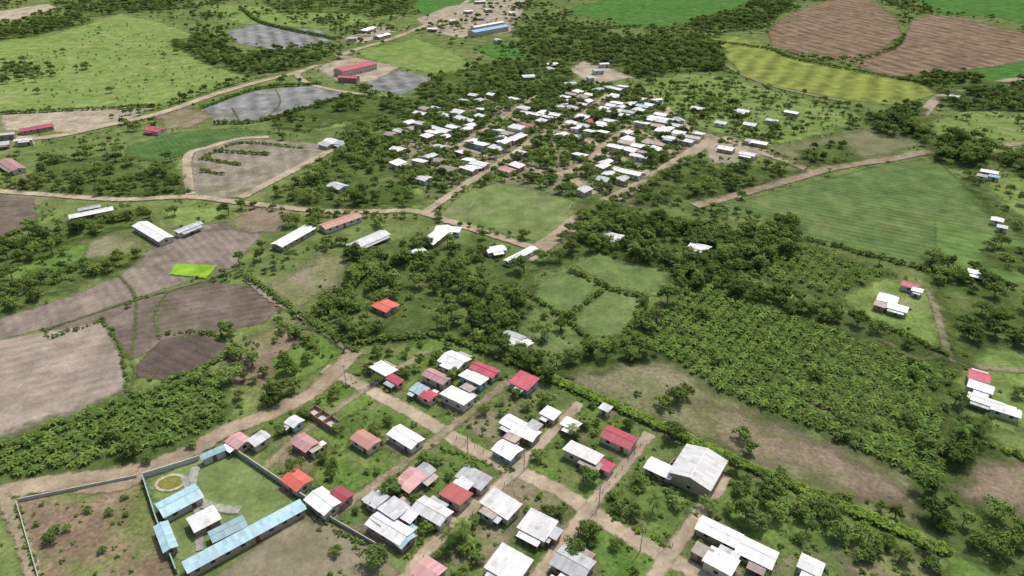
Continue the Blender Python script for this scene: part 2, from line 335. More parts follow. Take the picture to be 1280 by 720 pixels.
# ------------------------------------------------------------------ roads
r=ribbon
r('dirt_road',[(655,325),(675,311),(705,290),(740,262),(800,232),(850,200),(893,172)],8.5,M_road)
r('dirt_road',[(893,172),(930,184),(975,200),(1012,214)],4.2,M_road)
r('dirt_road',[(893,172),(865,163),(838,140),(800,110),(780,108)],4.2,M_road)
r('dirt_road',[(868,258),(950,236),(1040,211),(1110,200),(1165,190),(1250,182),(1340,178)],6.5,M_roadb)
r('dirt_road',[(1145,155),(1160,135),(1175,122),(1210,110),(1280,98),(1380,88)],7.5,M_road)
r('dirt_road',[(-60,168),(0,172),(60,172),(130,158),(200,142),(270,118),(330,101),(380,88),(440,64),(500,45),(560,18),(600,-10)],7.5,M_road)
r('dirt_road',[(336,172),(300,174),(260,185),(235,196),(238,244)],5,M_road)
r('dirt_road',[(400,178),(412,188),(350,222),(300,248)],5.5,M_road)
r('dirt_road',[(380,88),(372,95),(395,108),(450,118),(500,122)],5,M_road)
r('dirt_road',[(-60,236),(0,240),(60,244),(150,250),(240,247),(310,255),(400,264),(470,265),(520,265),(570,280),(640,302),(670,312)],4.6,M_road)
r('dirt_road',[(905,80),(930,95),(980,112),(1060,128)],3.5,M_path)
r('village_street',[(405,462),(425,470),(520,520),(600,568),(700,615),(730,635),(800,680),(880,722),(960,765)],4.2,M_road)
r('village_street',[(650,745),(690,697),(735,637),(775,590),(812,543)],3.2,M_road)
r('village_street',[(500,735),(530,695),(580,645),(645,588),(725,505)],3.2,M_road)
r('village_street',[(800,745),(840,690),(908,596)],3.2,M_road)
r('village_street',[(400,655),(440,628),(490,592),(552,545),(635,478)],2.8,M_path)
r('village_street',[(330,590),(375,545),(470,480),(535,440)],2.2,M_path)
r('dirt_road',[(-60,628),(0,617),(60,606),(130,597),(190,585),(240,565),(285,538),(335,520),(390,492),(420,465),(445,440)],5.6,M_roadb)
r('dirt_road',[(5,620),(12,640),(35,690),(50,740)],3,M_path)
r('dirt_road',[(310,350),(345,378),(390,402),(438,440)],3,M_path)
r('dirt_road',[(180,590),(160,607),(100,612)],4,M_roadb)
r('dirt_road',[(1160,362),(1172,395),(1184,440),(1210,458),(1340,470)],2.6,M_path)
r('dirt_road',[(1184,440),(1150,450),(1100,425)],1.6,M_path)
# town streets
for pts,w in [([(628,202),(690,166),(748,186),(702,218),(628,202)],5.5),([(748,186),(800,152),(838,140)],4),([(702,218),(745,243)],5),
  ([(748,186),(790,205),(815,222)],4),([(690,166),(730,142),(760,118)],4),([(628,202),(590,226),(555,250),(530,268)],4.6),([(628,202),(570,185),(500,180)],3.5),
  ([(690,166),(640,148),(600,120)],3.5),([(570,185),(625,150),(680,115)],3.5),([(735,142),(800,165),(845,195)],3.5)]:
    r('town_street',pts,w,M_road)
# field banks between ploughed plots and paddies
for pts in [[(150,345),(170,375),(165,450)],[(60,412),(165,377),(262,350),(300,335)],[(158,492),(170,465),(150,430)],[(200,425),(195,390),(210,365)],
            [(330,150),(350,130),(345,112)],[(290,135),(300,152)]]:
    r('grassy_bank',pts,0.7,M_levee,keep=False)
F('rice_seedbed',[(220,331),(272,333),(258,349),(212,344)],G_brite)

# ------------------------------------------------------------------ buildings
M_white=roof_mat('white_metal_roof',(0.74,0.74,0.73),0.3,(0.36,0.32,0.27)); M_grey=roof_mat('grey_metal_roof',(0.46,0.47,0.48),0.45,(0.27,0.23,0.19))
M_pink=roof_mat('faded_pink_roof',(0.48,0.25,0.25),0.45,(0.46,0.37,0.34)); M_crim=roof_mat('crimson_roof',(0.40,0.05,0.08),0.25,(0.36,0.17,0.16))
M_org=roof_mat('orange_red_roof',(0.56,0.11,0.07),0.25,(0.45,0.22,0.16)); M_blue=roof_mat('light_blue_roof',(0.32,0.48,0.54),0.3,(0.45,0.52,0.55))
M_salm=roof_mat('salmon_roof',(0.54,0.26,0.21),0.3,(0.46,0.35,0.31)); M_rust=roof_mat('rusted_roof',(0.36,0.30,0.26),0.6,(0.2,0.12,0.08))
M_dred=roof_mat('dark_red_roof',(0.32,0.06,0.055),0.25,(0.25,0.12,0.09)); M_sky=roof_mat('blue_metal_roof',(0.16,0.34,0.55),0.1)
ROOF=dict(w=M_white,g=M_grey,p=M_pink,c=M_crim,o=M_org,b=M_blue,s=M_salm,r=M_rust,d=M_dred,k=M_sky)
WALLS=[simple_mat('cream_plaster',(0.55,0.49,0.39)),simple_mat('white_plaster',(0.6,0.59,0.56)),simple_mat('brick_wall',(0.32,0.185,0.13)),simple_mat('adobe_wall',(0.38,0.30,0.225)),simple_mat('blue_plaster',(0.35,0.46,0.51))]
M_glass=simple_mat('window_glass',(0.03,0.035,0.04),0.15); M_door=simple_mat('wood_door',(0.16,0.09,0.05)); M_wood=simple_mat('post_wood',(0.22,0.17,0.12))
M_conc=simple_mat('concrete',(0.40,0.39,0.355)); M_frame=simple_mat('window_frame_paint',(0.55,0.53,0.5))
def box(V,Fc,x0,x1,y0,y1,z0,z1):
    b=len(V); V+= [(x0,y0,z0),(x1,y0,z0),(x1,y1,z0),(x0,y1,z0),(x0,y0,z1),(x1,y0,z1),(x1,y1,z1),(x0,y1,z1)]
    Fc+=[(b,b+3,b+2,b+1),(b+4,b+5,b+6,b+7),(b,b+1,b+5,b+4),(b+1,b+2,b+6,b+5),(b+2,b+3,b+7,b+6),(b+3,b,b+4,b+7)]
HOUSES=[]
def house(name,c,ang,L,W,roof,wall=None,h=2.45,style='gable',porch=None,roofless=False):
    rn=random.random
    wall=wall or random.choices(WALLS,[4,3,3,4,1])[0]
    e=bpy.data.objects.new(name,None); e.empty_display_size=1; COL.objects.link(e)
    e.location=(c[0],c[1],0.1); e.rotation_euler=(0,0,ang); HOUSES.append((c[0],c[1],0.5*math.hypot(L,W)))
    rise=W*0.5*0.24 if style=='gable' else W*0.10
    x,y=L/2,W/2; t=0.09; o=0.45
    if roofless:
        V=[];Fc=[]; w=0.15
        for (a,b,cc,d) in [(-x,x,-y,-y+w),(-x,x,y-w,y),(-x,-x+w,-y+w,y-w),(x-w,x,-y+w,y-w),(-x*.3,-x*.3+w,-y+w,y-w),(x*.35,x*.35+w,-y+w,y-w)]: box(V,Fc,a,b,cc,d,0,h*(0.8+0.2*rn()))
        mesh_obj('walls',V,Fc,wall,e); V=[];Fc=[]; box(V,Fc,-x+w,x-w,-y+w,y-w,0,0.9); mesh_obj('floor_slab',V,Fc,M_conc,e)
        V=[];Fc=[]
        for i in range(4):
            xx=-x+L*i/3
            box(V,Fc,xx-.12,xx+.12,-y-.12,-y+.12,0,h+.7)
        mesh_obj('columns',V,Fc,M_conc,e); return e
    if style=='gable':
        V=[(-x,-y,0),(x,-y,0),(x,y,0),(-x,y,0),(-x,-y,h),(x,-y,h),(x,y,h),(-x,y,h),(-x,0,h+rise),(x,0,h+rise)]
        Fc=[(0,1,5,4),(2,3,7,6),(1,2,6,9,5),(3,0,4,8,7)]
        s=rise/y; yo=y+o; prof=[(-yo,h-o*s+.03),(0,h+rise+.03),(yo,h-o*s+.03)]
    else:
        V=[(-x,-y,0),(x,-y,0),(x,y,0),(-x,y,0),(-x,-y,h),(x,-y,h),(x,y,h+rise),(-x,y,h+rise)]
        Fc=[(0,1,5,4),(2,3,7,6),(1,2,6,5),(3,0,4,7)]
        s=rise/W; prof=[(-y-o,h-o*s+.03),(y+o,h+rise+o*s+.03)]
    mesh_obj('walls',V,Fc,wall,e)
    xo=x+o; k=len(prof); V=[];Fc=[]
    for xx in (-xo,xo):
        for (yy,zz) in prof: V.append((xx,yy,zz))
        for (yy,zz) in prof: V.append((xx,yy,zz+t))
    for i in range(k-1):
        Fc+=[(k+i,k+i+1,3*k+i+1,3*k+i),(i+1,i,2*k+i,2*k+i+1),(i,i+1,k+i+1,k+i),(2*k+i+1,2*k+i,3*k+i,3*k+i+1)]
    Fc+=[(0,k,3*k,2*k),(k-1,3*k-1,4*k-1,2*k-1)]
    mesh_obj('roof',V,Fc,roof,e)
    if style=='gable' and L>7:
        V=[];Fc=[]; box(V,Fc,-xo-.02,xo+.02,-.16,.16,h+rise+.075,h+rise+.15+.03); mesh_obj('ridge_cap',V,Fc,roof,e)
    V=[];Fc=[];V2=[];F2=[]; nw=max(1,int(L//3.2))
    for sgn in (-1,1):
        for i in range(nw):
            if sgn==-1 and i==nw//2: continue
            xx=-x+L*(i+.5)/nw; yy=sgn*y
            box(V2,F2,xx-.62,xx+.62,min(yy,yy+sgn*.04),max(yy,yy+sgn*.04),1.1,2.15)
            box(V,Fc,xx-.52,xx+.52,min(yy+sgn*.045,yy+sgn*.06),max(yy+sgn*.045,yy+sgn*.06),1.18,2.05)
    for sgn in (-1,1):
        xx=sgn*x; box(V2,F2,min(xx,xx+sgn*.04),max(xx,xx+sgn*.04),-.62,.62,1.1,2.15); box(V,Fc,min(xx+sgn*.045,xx+sgn*.06),max(xx+sgn*.045,xx+sgn*.06),-.52,.52,1.18,2.05)
    mesh_obj('window_frames',V2,F2,M_frame,e); mesh_obj('windows',V,Fc,M_glass,e)
    V=[];Fc=[]; xx=-x+L*(nw//2+.5)/nw; box(V,Fc,xx-.5,xx+.5,-y-.06,-y,0,2.15); mesh_obj('door',V,Fc,M_door,e)
    if porch is None: porch=rn()<0.5
    if porch:
        pd=1.6+rn(); pl=L*random.uniform(.45,.95); px0=-x+(L-pl)*rn(); V=[];Fc=[]
        z1=h-.25; z0=z1-.3
        ya,yb=-y,-y-pd
        V=[(px0,ya,z1),(px0+pl,ya,z1),(px0+pl,yb,z0),(px0,yb,z0),(px0,ya,z1+.07),(px0+pl,ya,z1+.07),(px0+pl,yb,z0+.07),(px0,yb,z0+.07)]
        Fc=[(0,3,2,1),(4,5,6,7),(0,1,5,4),(1,2,6,5),(2,3,7,6),(3,0,4,7)]
        mesh_obj('porch_roof',V,Fc,roof if rn()<.4 else random.choice([M_grey,M_rust,M_white]),e)
        V=[];Fc=[]
        for i in range(3):
            xx=px0+.15+(pl-.3)*i/2; box(V,Fc,xx-.07,xx+.07,yb+.1,yb+.24,0,z0)
        mesh_obj('porch_posts',V,Fc,M_wood,e)
    return e
def hA(u,v,a,b,col,name='house',**k):
    c=S(u,v,2.6); ja=R(random.uniform(-3,3)); a*=.84; b*=.80
    if a>=b: return house(name,c,ANG_A+ja+(math.pi if random.random()<.5 else 0),a,b,ROOF[col],**k)
    return house(name,c,ANG_B+ja+(math.pi if random.random()<.5 else 0),b,a,ROOF[col],**k)
def h2(p,q,w,col,name='house',**k):
    a=S(*p,2.6); b=S(*q,2.6); d=b-a; L=np.linalg.norm(d); return house(name,(a+b)/2,math.atan2(d[1],d[0]),L*.96,w,ROOF[col],**k)
for t in village:
    st='shed' if len(t)>5 else random.choice(['gable','gable','gable','shed'])
    big=t[2]*t[3]>120
    hA(t[0],t[1],t[2]*(1.12 if big else 1),t[3]*(1.12 if big else 1),t[4],style='gable' if big else st,h=3.9 if big else random.uniform(2.4,2.8),name='warehouse' if big else 'house')
hA(404,519,14,4.2,'g',roofless=True,wall=WALLS[2],name='unfinished_house')
hA(484,630,8,6,'g',roofless=True,wall=WALLS[3],name='unfinished_house')
hA(846,583,5,7,'g',roofless=True,wall=WALLS[3],name='unfinished_house')
# walled compound
h2((230,711),(380,630),2.8,'b',name='long_shed',porch=False,style='shed')
h2((200,638),(248,613),5.2,'b',name='school_building',porch=False)
h2((239,656),(270,640),4.8,'w',name='school_building',porch=False)
h2((264,671),(305,651),3.2,'b',name='school_building',porch=False)
h2((201,655),(213,686),2.4,'b',name='school_building',porch=False)
h2((252,572),(280,560),1.4,'b',name='gatehouse',porch=False,style='shed')
# farms
h2((174,279),(208,299),6,'w',name='warehouse',porch=False); h2((86,271),(141,260),4.5,'w',name='farm_shed'); h2((98,262),(125,257),3.2,'g',name='farm_shed')
h2((220,290),(250,278),3.4,'g',name='farm_shed'); h2((345,307),(388,283),6,'w',name='farm_shed',porch=False); h2((402,284),(448,268),6,'s',name='farmhouse')
h2((438,309),(482,290),6,'w',name='farm_shed'); h2((533,304),(560,283),6,'w',name='farm_shed',porch=False); h2((545,285),(576,287),5,'w',name='farmhouse')
h2((633,327),(668,309),3.2,'w',name='farm_shed'); h2((608,313),(630,309),4.5,'w',name='farmhouse'); h2((515,317),(528,311),4,'w')
h2((24,163),(66,156),7,'c',name='warehouse'); h2((184,160),(203,163),7,'c',name='farmhouse'); h2((6,200),(24,212),6,'p',name='farmhouse'); h2((-5,180),(12,178),8,'g')
h2((422,92),(466,82),12,'c',name='warehouse',h=5,porch=False); h2((424,98),(448,99),7,'c',name='warehouse',h=4); h2((450,39),(466,34),9,'w'); h2((470,46),(485,42),8,'w')
h2((588,43),(632,35),11,'k',name='warehouse',h=5,porch=False); h2((590,37),(628,30),7,'w',name='warehouse',h=5,porch=False)
for u,v,l,c in [(566,26,14,'g'),(610,12,16,'g'),(598,22,12,'r'),(640,16,12,'w'),(540,36,10,'w'),(600,2,15,'w'),(650,2,12,'g'),(660,95,10,'w'),(712,104,9,'b'),(748,88,9,'b'),(738,97,8,'g'),
    (585,14,11,'w'),(690,80,9,'w'),(440,48,9,'g'),(622,50,10,'g'),(30,175,9,'w'),(8,168,9,'g'),(688,86,9,'g'),(755,80,8,'w'),(820,125,8,'w'),(848,150,8,'g')]:
    house('warehouse' if l>13 else 'house',S(u,v,3),R(random.choice([15,20,105])),l,l*.5,ROOF[c],h=3.3)
for u,v,a,b,c in [(1110,373,7,7,'w'),(1122,384,7,5,'w'),(1138,356,6,5,'c'),(1147,362,3.5,3.5,'w'),(1101,380,4,4,'r'),(1224,470,6,6,'c'),(1226,483,7,5,'w'),(1232,501,10,4,'w'),(1257,512,8,4,'w'),(1237,214,9,6,'w'),(1243,220,5,4,'k'),(1228,219,5,5,'r'),(1247,274,5,5,'w'),(1253,283,4,4,'g'),(1220,340,6,4,'w')]:
    hA(u,v,a,b,c,name='farmhouse')
for u,v,c in [(925,140,'w'),(938,155,'w'),(902,153,'g'),(873,135,'w'),(935,192,'w'),(908,185,'w'),(942,176,'g'),(990,140,'w'),(966,150,'g'),(415,176,'w'),(408,180,'g'),(428,179,'g'),(875,308,'w'),(768,295,'w'),(640,422,'g'),(648,428,'w'),(1195,120,'g'),(422,232,'g'),(498,186,'w'),(800,137,'w'),(930,138,'w'),(950,178,'w')]:
    hA(u,v,random.uniform(8,11),random.uniform(6,8),c)
# town
park=SP([(645,195),(690,170),(742,187),(702,214)]); pitch=SP([(570,240),(620,227),(705,230),(742,258),(728,285),(682,310),(600,292),(540,274)])
dense=SP([(598,202),(640,172),(660,155),(690,136),(735,118),(790,124),(872,160),(885,176),(800,228),(742,250),(690,240),(640,225)])
west=SP([(485,175),(530,140),(600,118),(660,128),(690,150),(640,185),(600,222),(560,238),(500,225)])
north=SP([(690,122),(740,108),(800,112),(800,140),(730,130)])
def road_ok(P,extra):
    ok=np.ones(len(P),bool)
    for C,hw in ROADS:
        cmin=C.min(0)-20; cmax=C.max(0)+20
        m=ok&(P[:,0]>cmin[0])&(P[:,0]<cmax[0])&(P[:,1]>cmin[1])&(P[:,1]<cmax[1])
        ids=np.where(m)[0]
        if len(ids)==0: continue
        d=np.full(len(ids),1e9)
        for i in range(len(C)-1): d=np.minimum(d,segdist(P[ids],C[i],C[i+1]))
        ok[ids[d<hw+extra]]=False
    return ok
O=S(690,192); cand=[]
for i in range(-18,19):
    for j in range(-20,21):
        cand.append(O+AX*(i*9.4+random.uniform(-1.6,1.6))+BX*(j*8.7+random.uniform(-1.5,1.5)))
cand=np.array(cand); okr=road_ok(cand,3.0)
def tcol(): return random.choices('wgrspbck',[72,15,9,1.5,1.2,.6,1.2,.3])[0]
inD=inside(cand,dense); inW=inside(cand,west); inN=inside(cand,north); inP=inside(cand,park)|inside(cand,pitch)
for i,c in enumerate(cand):
    if not okr[i] or inP[i]: continue
    pr=0.86 if inD[i] else (0.46 if inW[i] else (0.3 if inN[i] else 0))
    if random.random()<pr:
        a,b=random.uniform(5.5,9.8),random.uniform(4.4,6.4)
        ang=ANG_B if (a<7.8 and random.random()<.45) else ANG_A
        house('house',c,ang+R(random.uniform(-6,6))+(math.pi if random.random()<.5 else 0),a,b,ROOF[tcol()],h=random.uniform(2.4,3.1) if random.random()<.95 else 4.6,style=random.choice(['gable','gable','shed']),porch=random.random()<.35)

# compound walls, fences
def wall(name,pts,h,t,mat,world=False):
    C=SP(pts) if not world else np.array(pts); C=smooth(C,6) if len(C)==2 else C; Nn=normals(C); V=[];Fc=[]
    for c,n in zip(C,Nn):
        for s_,z in ((-1,0),(-1,h),(1,h),(1,0)): V.append((c[0]+n[0]*s_*t/2,c[1]+n[1]*s_*t/2,z))
    for i in range(len(C)-1):
        a=i*4
        for k in range(3): Fc.append((a+k,a+k+1,a+k+5,a+k+4))
    e=len(V)-4; Fc+=[(0,3,2,1),(e,e+1,e+2,e+3)]
    return mesh_obj(name,V,Fc,mat)
wall('compound_wall',[(284,560),(384,628)],2.1,0.3,M_conc)
wall('compound_wall',[(180,600),(196,650),(222,718)],1.9,0.25,WALLS[4])
wall('compound_wall',[(180,598),(232,582),(250,576)],1.9,0.25,WALLS[1])
wall('compound_wall',[(22,630),(60,760)],1.3,0.2,M_conc)
wall('compound_wall',[(24,628),(172,598)],1.3,0.2,M_conc)
wall('compound_wall',[(384,634),(470,684)],1.6,0.2,M_conc)
def fence(pts,sp_=3.0):
    C=smooth(SP(pts),sp_); V=[];Fc=[]
    for c in C: box(V,Fc,c[0]-.06,c[0]+.06,c[1]-.06,c[1]+.06,0,1.7)
    for i in range(len(C)-1):
        a,b=C[i],C[i+1]
        for z in (.9,1.25,1.55):
            k=len(V); V+=[(a[0],a[1],z),(b[0],b[1],z),(b[0],b[1],z+.03),(a[0],a[1],z+.03)]; Fc.append((k,k+1,k+2,k+3))
    mesh_obj('post_and_wire_fence',V,Fc,M_wood)
for pts in [[(395,500),(440,476)],[(430,535),(520,585)],[(440,620),(500,590)],[(580,655),(640,600)],[(560,545),(640,585)],[(745,628),(800,560)],[(760,640),(840,685)],[(655,580),(720,610)],[(915,600),(990,640)],
            [(700,690),(745,645)],[(720,515),(800,545)],[(1055,372),(1070,398),(1180,442)],[(330,600),(420,560)],[(530,700),(600,735)],[(820,545),(900,590)]]: fence(pts)
# curved sand-ringed garden and driveway inside the compound
c0=S(214,605); th=np.linspace(0,2*math.pi,24,endpoint=False)
field_w('sand_ring',c0+np.stack([3.9*np.cos(th),3.1*np.sin(th)],1),ground_mat('sand',(0.46,0.42,0.30),(0.41,0.36,0.25),amp=0.25,soft=0.2))
field_w('round_garden',c0+np.stack([3.0*np.cos(th),2.3*np.sin(th)],1),ground_mat('garden_grass',(0.22,0.23,0.05),(0.17,0.178,0.05),amp=0.25,soft=0.2))
r('driveway',[(246,585),(240,610),(255,632),(300,640)],2.4,ground_mat('concrete_drive',(0.36,0.35,0.31),(0.30,0.29,0.25),amp=0.3,soft=0.2))
r('driveway',[(230,598),(248,645),(250,690)],1.6,ground_mat('concrete_path',(0.33,0.32,0.27),(0.27,0.26,0.21),amp=0.3,soft=0.2))
for pts in [[(655,193),(730,188)],[(690,175),(700,209)]]: r('park_path',pts,2.5,M_path)
def goal(c,ang):
    e=bpy.data.objects.new('soccer_goal',None); COL.objects.link(e); e.location=(c[0],c[1],0.2); e.rotation_euler=(0,0,ang)
    V=[];Fc=[]; box(V,Fc,-3.66,-3.54,-.06,.06,0,2.4); box(V,Fc,3.54,3.66,-.06,.06,0,2.4); mesh_obj('posts',V,Fc,M_conc,e)
    V=[];Fc=[]; box(V,Fc,-3.66,3.66,-.06,.06,2.4,2.52); mesh_obj('crossbar',V,Fc,M_conc,e)
    V=[];Fc=[]; box(V,Fc,-3.6,-3.55,.06,1.5,1.2,1.26); box(V,Fc,3.55,3.6,.06,1.5,1.2,1.26); mesh_obj('net_stays',V,Fc,M_conc,e)
goal(S(590,262),R(70)); goal(S(712,264),R(70))
def pole(c,ang):
    e=bpy.data.objects.new('utility_pole',None); COL.objects.link(e); e.location=(c[0],c[1],0); e.rotation_euler=(0,0,ang)
    V=[];Fc=[]; n=8
    for k,(rr,z) in enumerate(((.14,0),(.09,8))):
        for i in range(n): V.append((rr*math.cos(2*math.pi*i/n),rr*math.sin(2*math.pi*i/n),z))
    for i in range(n): Fc.append((i,(i+1)%n,n+(i+1)%n,n+i))
    Fc.append(tuple(range(n,2*n))); mesh_obj('shaft',V,Fc,M_conc,e)
    V=[];Fc=[]; box(V,Fc,-.8,.8,-.05,.05,7.3,7.4)
    for xx in (-.7,0.2,.7): box(V,Fc,xx-.05,xx+.05,-.05,.05,7.4,7.55)
    mesh_obj('crossarm',V,Fc,M_wood,e)
for u,v in [(433,482),(585,567),(748,636),(655,590),(800,690)]: pole(S(u,v),ANG_B)

# ------------------------------------------------------------------ vegetation prototypes
def leaf_mat(name,dark,light,yel,k=1.0):
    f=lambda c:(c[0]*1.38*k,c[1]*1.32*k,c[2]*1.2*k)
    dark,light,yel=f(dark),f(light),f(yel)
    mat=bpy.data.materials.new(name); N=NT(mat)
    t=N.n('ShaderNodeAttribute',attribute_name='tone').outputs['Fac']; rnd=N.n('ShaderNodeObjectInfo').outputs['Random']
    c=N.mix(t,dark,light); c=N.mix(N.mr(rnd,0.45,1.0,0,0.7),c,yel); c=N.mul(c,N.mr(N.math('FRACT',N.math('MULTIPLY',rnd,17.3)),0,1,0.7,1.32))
    d=N.n('ShaderNodeBsdfDiffuse'); N.l(c,d.inputs[0]); tr=N.n('ShaderNodeBsdfTranslucent'); N.l(c,tr.inputs[0])
    ms=N.n('ShaderNodeMixShader'); ms.inputs[0].default_value=0.3; N.l(d.outputs[0],ms.inputs[1]); N.l(tr.outputs[0],ms.inputs[2])
    o=N.n('ShaderNodeOutputMaterial'); N.l(ms.outputs[0],o.inputs[0]); return mat
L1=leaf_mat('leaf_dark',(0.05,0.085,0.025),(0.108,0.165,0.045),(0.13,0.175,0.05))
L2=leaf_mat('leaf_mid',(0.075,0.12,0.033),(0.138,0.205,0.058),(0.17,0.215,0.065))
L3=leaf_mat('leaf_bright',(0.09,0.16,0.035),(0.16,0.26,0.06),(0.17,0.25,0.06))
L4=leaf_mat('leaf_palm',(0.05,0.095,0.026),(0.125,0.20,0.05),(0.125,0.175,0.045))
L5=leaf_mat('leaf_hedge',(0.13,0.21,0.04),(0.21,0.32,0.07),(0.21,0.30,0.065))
M_bark=simple_mat('bark',(0.14,0.11,0.08))
VEG=bpy.data.collections.new('vegetation_species')
def finish_veg(name,V,Fc,mi,tone,lm):
    me=bpy.data.meshes.new(name); me.from_pydata(V,[],Fc); me.materials.append(lm); me.materials.append(M_bark)
    me.polygons.foreach_set('material_index',mi); a=me.attributes.new('tone','FLOAT','POINT'); a.data.foreach_set('value',np.array(tone,dtype=np.float32))
    ob=bpy.data.objects.new(name,me); VEG.objects.link(ob); return me
def limb(V,Fc,mi,tone,a,b,r0,r1,n=5):
    a=np.array(a,float);b=np.array(b,float); d=b-a; d/=np.linalg.norm(d)+1e-9
    u=np.cross(d,[0.3,1,0.1]); u/=np.linalg.norm(u); w=np.cross(d,u); k=len(V)
    for p,rr in ((a,r0),(b,r1)):
        for i in range(n): q=p+rr*(u*math.cos(2*math.pi*i/n)+w*math.sin(2*math.pi*i/n)); V.append(tuple(q)); tone.append(0)
    for i in range(n): Fc.append((k+i,k+(i+1)%n,k+n+(i+1)%n,k+n+i)); mi.append(1)
def make_tree(name,seed,H,Rr,nc,nl,leaf,flat,lm,trunk=0.22,spread=0.8):
    rg=np.random.default_rng(seed); V=[];Fc=[];mi=[];tone=[]
    zc=H-Rr*flat; limb(V,Fc,mi,tone,(0,0,0),(0.1,0.05,zc*0.75),trunk,trunk*.6,7)
    lop=rg.normal(0,0.16*Rr,2)
    for c in range(nc):
        d=rg.normal(0,1,3); d/=np.linalg.norm(d); d[2]=abs(d[2])*1.1-0.35
        rad=Rr*spread*rg.uniform(.35,1)**.5*(0.8+0.35*math.sin(3*math.atan2(d[1],d[0])+seed))
        cc=np.array([d[0]*rad+lop[0],d[1]*rad+lop[1],zc+d[2]*rad*flat]); rc=Rr*rg.uniform(.2,.4)
        if c<6: limb(V,Fc,mi,tone,(0.08,0.04,zc*0.7),tuple(cc),trunk*.5,trunk*.15,5)
        ct=rg.uniform(0,1)
        for l in range(nl):
            e=rg.normal(0,1,3); e/=np.linalg.norm(e); p=cc+e*rc*rg.uniform(.55,1.1)*np.array([1,1,.75])
            nn=e+rg.normal(0,.35,3)+np.array([0,0,.75]); nn/=np.linalg.norm(nn)
            u=np.cross(nn,rg.normal(0,1,3)); u/=np.linalg.norm(u); w=np.cross(nn,u); s_=leaf*rg.uniform(.6,1.3)
            k=len(V)
            for q in (u*s_,w*s_*.6,-u*s_,-w*s_*.6): V.append(tuple(p+q))
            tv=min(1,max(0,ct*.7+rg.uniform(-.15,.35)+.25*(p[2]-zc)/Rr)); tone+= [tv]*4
            Fc.append((k,k+1,k+2,k+3)); mi.append(0)
    return finish_veg(name,V,Fc,mi,tone,lm)
def make_banana(name,seed,nf,Lf,Wf,h,lm):
    rg=np.random.default_rng(seed); V=[];Fc=[];mi=[];tone=[]; limb(V,Fc,mi,tone,(0,0,0),(0,0,h),.14,.09,6)
    for f in range(nf):
        az=2*math.pi*f/nf+rg.uniform(-.3,.3); el=rg.uniform(.5,1.15); L=Lf*rg.uniform(.75,1.1); p=np.array([0,0,h*rg.uniform(.85,1)]); t=rg.uniform(0.0,1)
        dh=np.array([math.cos(az),math.sin(az),0]); sd=np.array([-dh[1],dh[0],0]); n=5; k=len(V)
        for i in range(n+1):
            w=Wf*[.25,.8,1,.95,.7,.12][i]
            V+= [tuple(p-sd*w-np.array([0,0,w*.35])),tuple(p),tuple(p+sd*w-np.array([0,0,w*.35]))]; tone+=[t*.8,t,t*.8]
            p=p+(dh*math.cos(el)+np.array([0,0,math.sin(el)]))*L/n; el-=0.42
        for i in range(n):
            a=k+i*3; Fc+=[(a,a+1,a+4,a+3),(a+1,a+2,a+5,a+4)]; mi+=[0,0]
    return finish_veg(name,V,Fc,mi,tone,lm)
def make_palm(name,seed,h,lm):
    rg=np.random.default_rng(seed); V=[];Fc=[];mi=[];tone=[]; limb(V,Fc,mi,tone,(0,0,0),(.3,.1,h*.5),.2,.15,7); limb(V,Fc,mi,tone,(.3,.1,h*.5),(.45,.1,h),.15,.12,7)
    for f in range(16):
        az=2.4*f; el=rg.uniform(-.1,1.2); L=rg.uniform(2.6,3.3); p=np.array([.45,.1,h]); t=rg.uniform(0,1)
        dh=np.array([math.cos(az),math.sin(az),0]); sd=np.array([-dh[1],dh[0],0]); n=12
        for i in range(n):
            dr=dh*math.cos(el)+np.array([0,0,math.sin(el)]); p=p+dr*L/n; el-=.13
            ll=.8*math.sin(math.pi*(i+1.5)/(n+2)); k=len(V)
            for s_ in (-1,1):
                k=len(V); tip=p+sd*s_*ll+dr*ll*.35-np.array([0,0,ll*.4]); V+=[tuple(p-dr*.11),tuple(p+dr*.11),tuple(tip)]; tone+=[t]*3; Fc.append((k,k+1,k+2)); mi.append(0)
    return finish_veg(name,V,Fc,mi,tone,lm)
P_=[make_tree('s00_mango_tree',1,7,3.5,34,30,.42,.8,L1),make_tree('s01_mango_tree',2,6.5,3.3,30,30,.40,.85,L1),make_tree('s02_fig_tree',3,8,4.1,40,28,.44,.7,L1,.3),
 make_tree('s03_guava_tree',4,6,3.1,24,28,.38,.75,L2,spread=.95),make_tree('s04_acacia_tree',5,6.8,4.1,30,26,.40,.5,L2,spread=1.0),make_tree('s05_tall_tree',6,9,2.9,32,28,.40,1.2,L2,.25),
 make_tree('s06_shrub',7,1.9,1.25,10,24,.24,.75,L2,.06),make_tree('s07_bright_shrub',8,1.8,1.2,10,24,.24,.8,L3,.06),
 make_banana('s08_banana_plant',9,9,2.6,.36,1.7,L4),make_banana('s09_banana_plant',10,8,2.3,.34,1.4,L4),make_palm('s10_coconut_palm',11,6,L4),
 make_tree('s11_hedge_bush',12,2.0,1.2,14,26,.26,.8,L5,.05)]
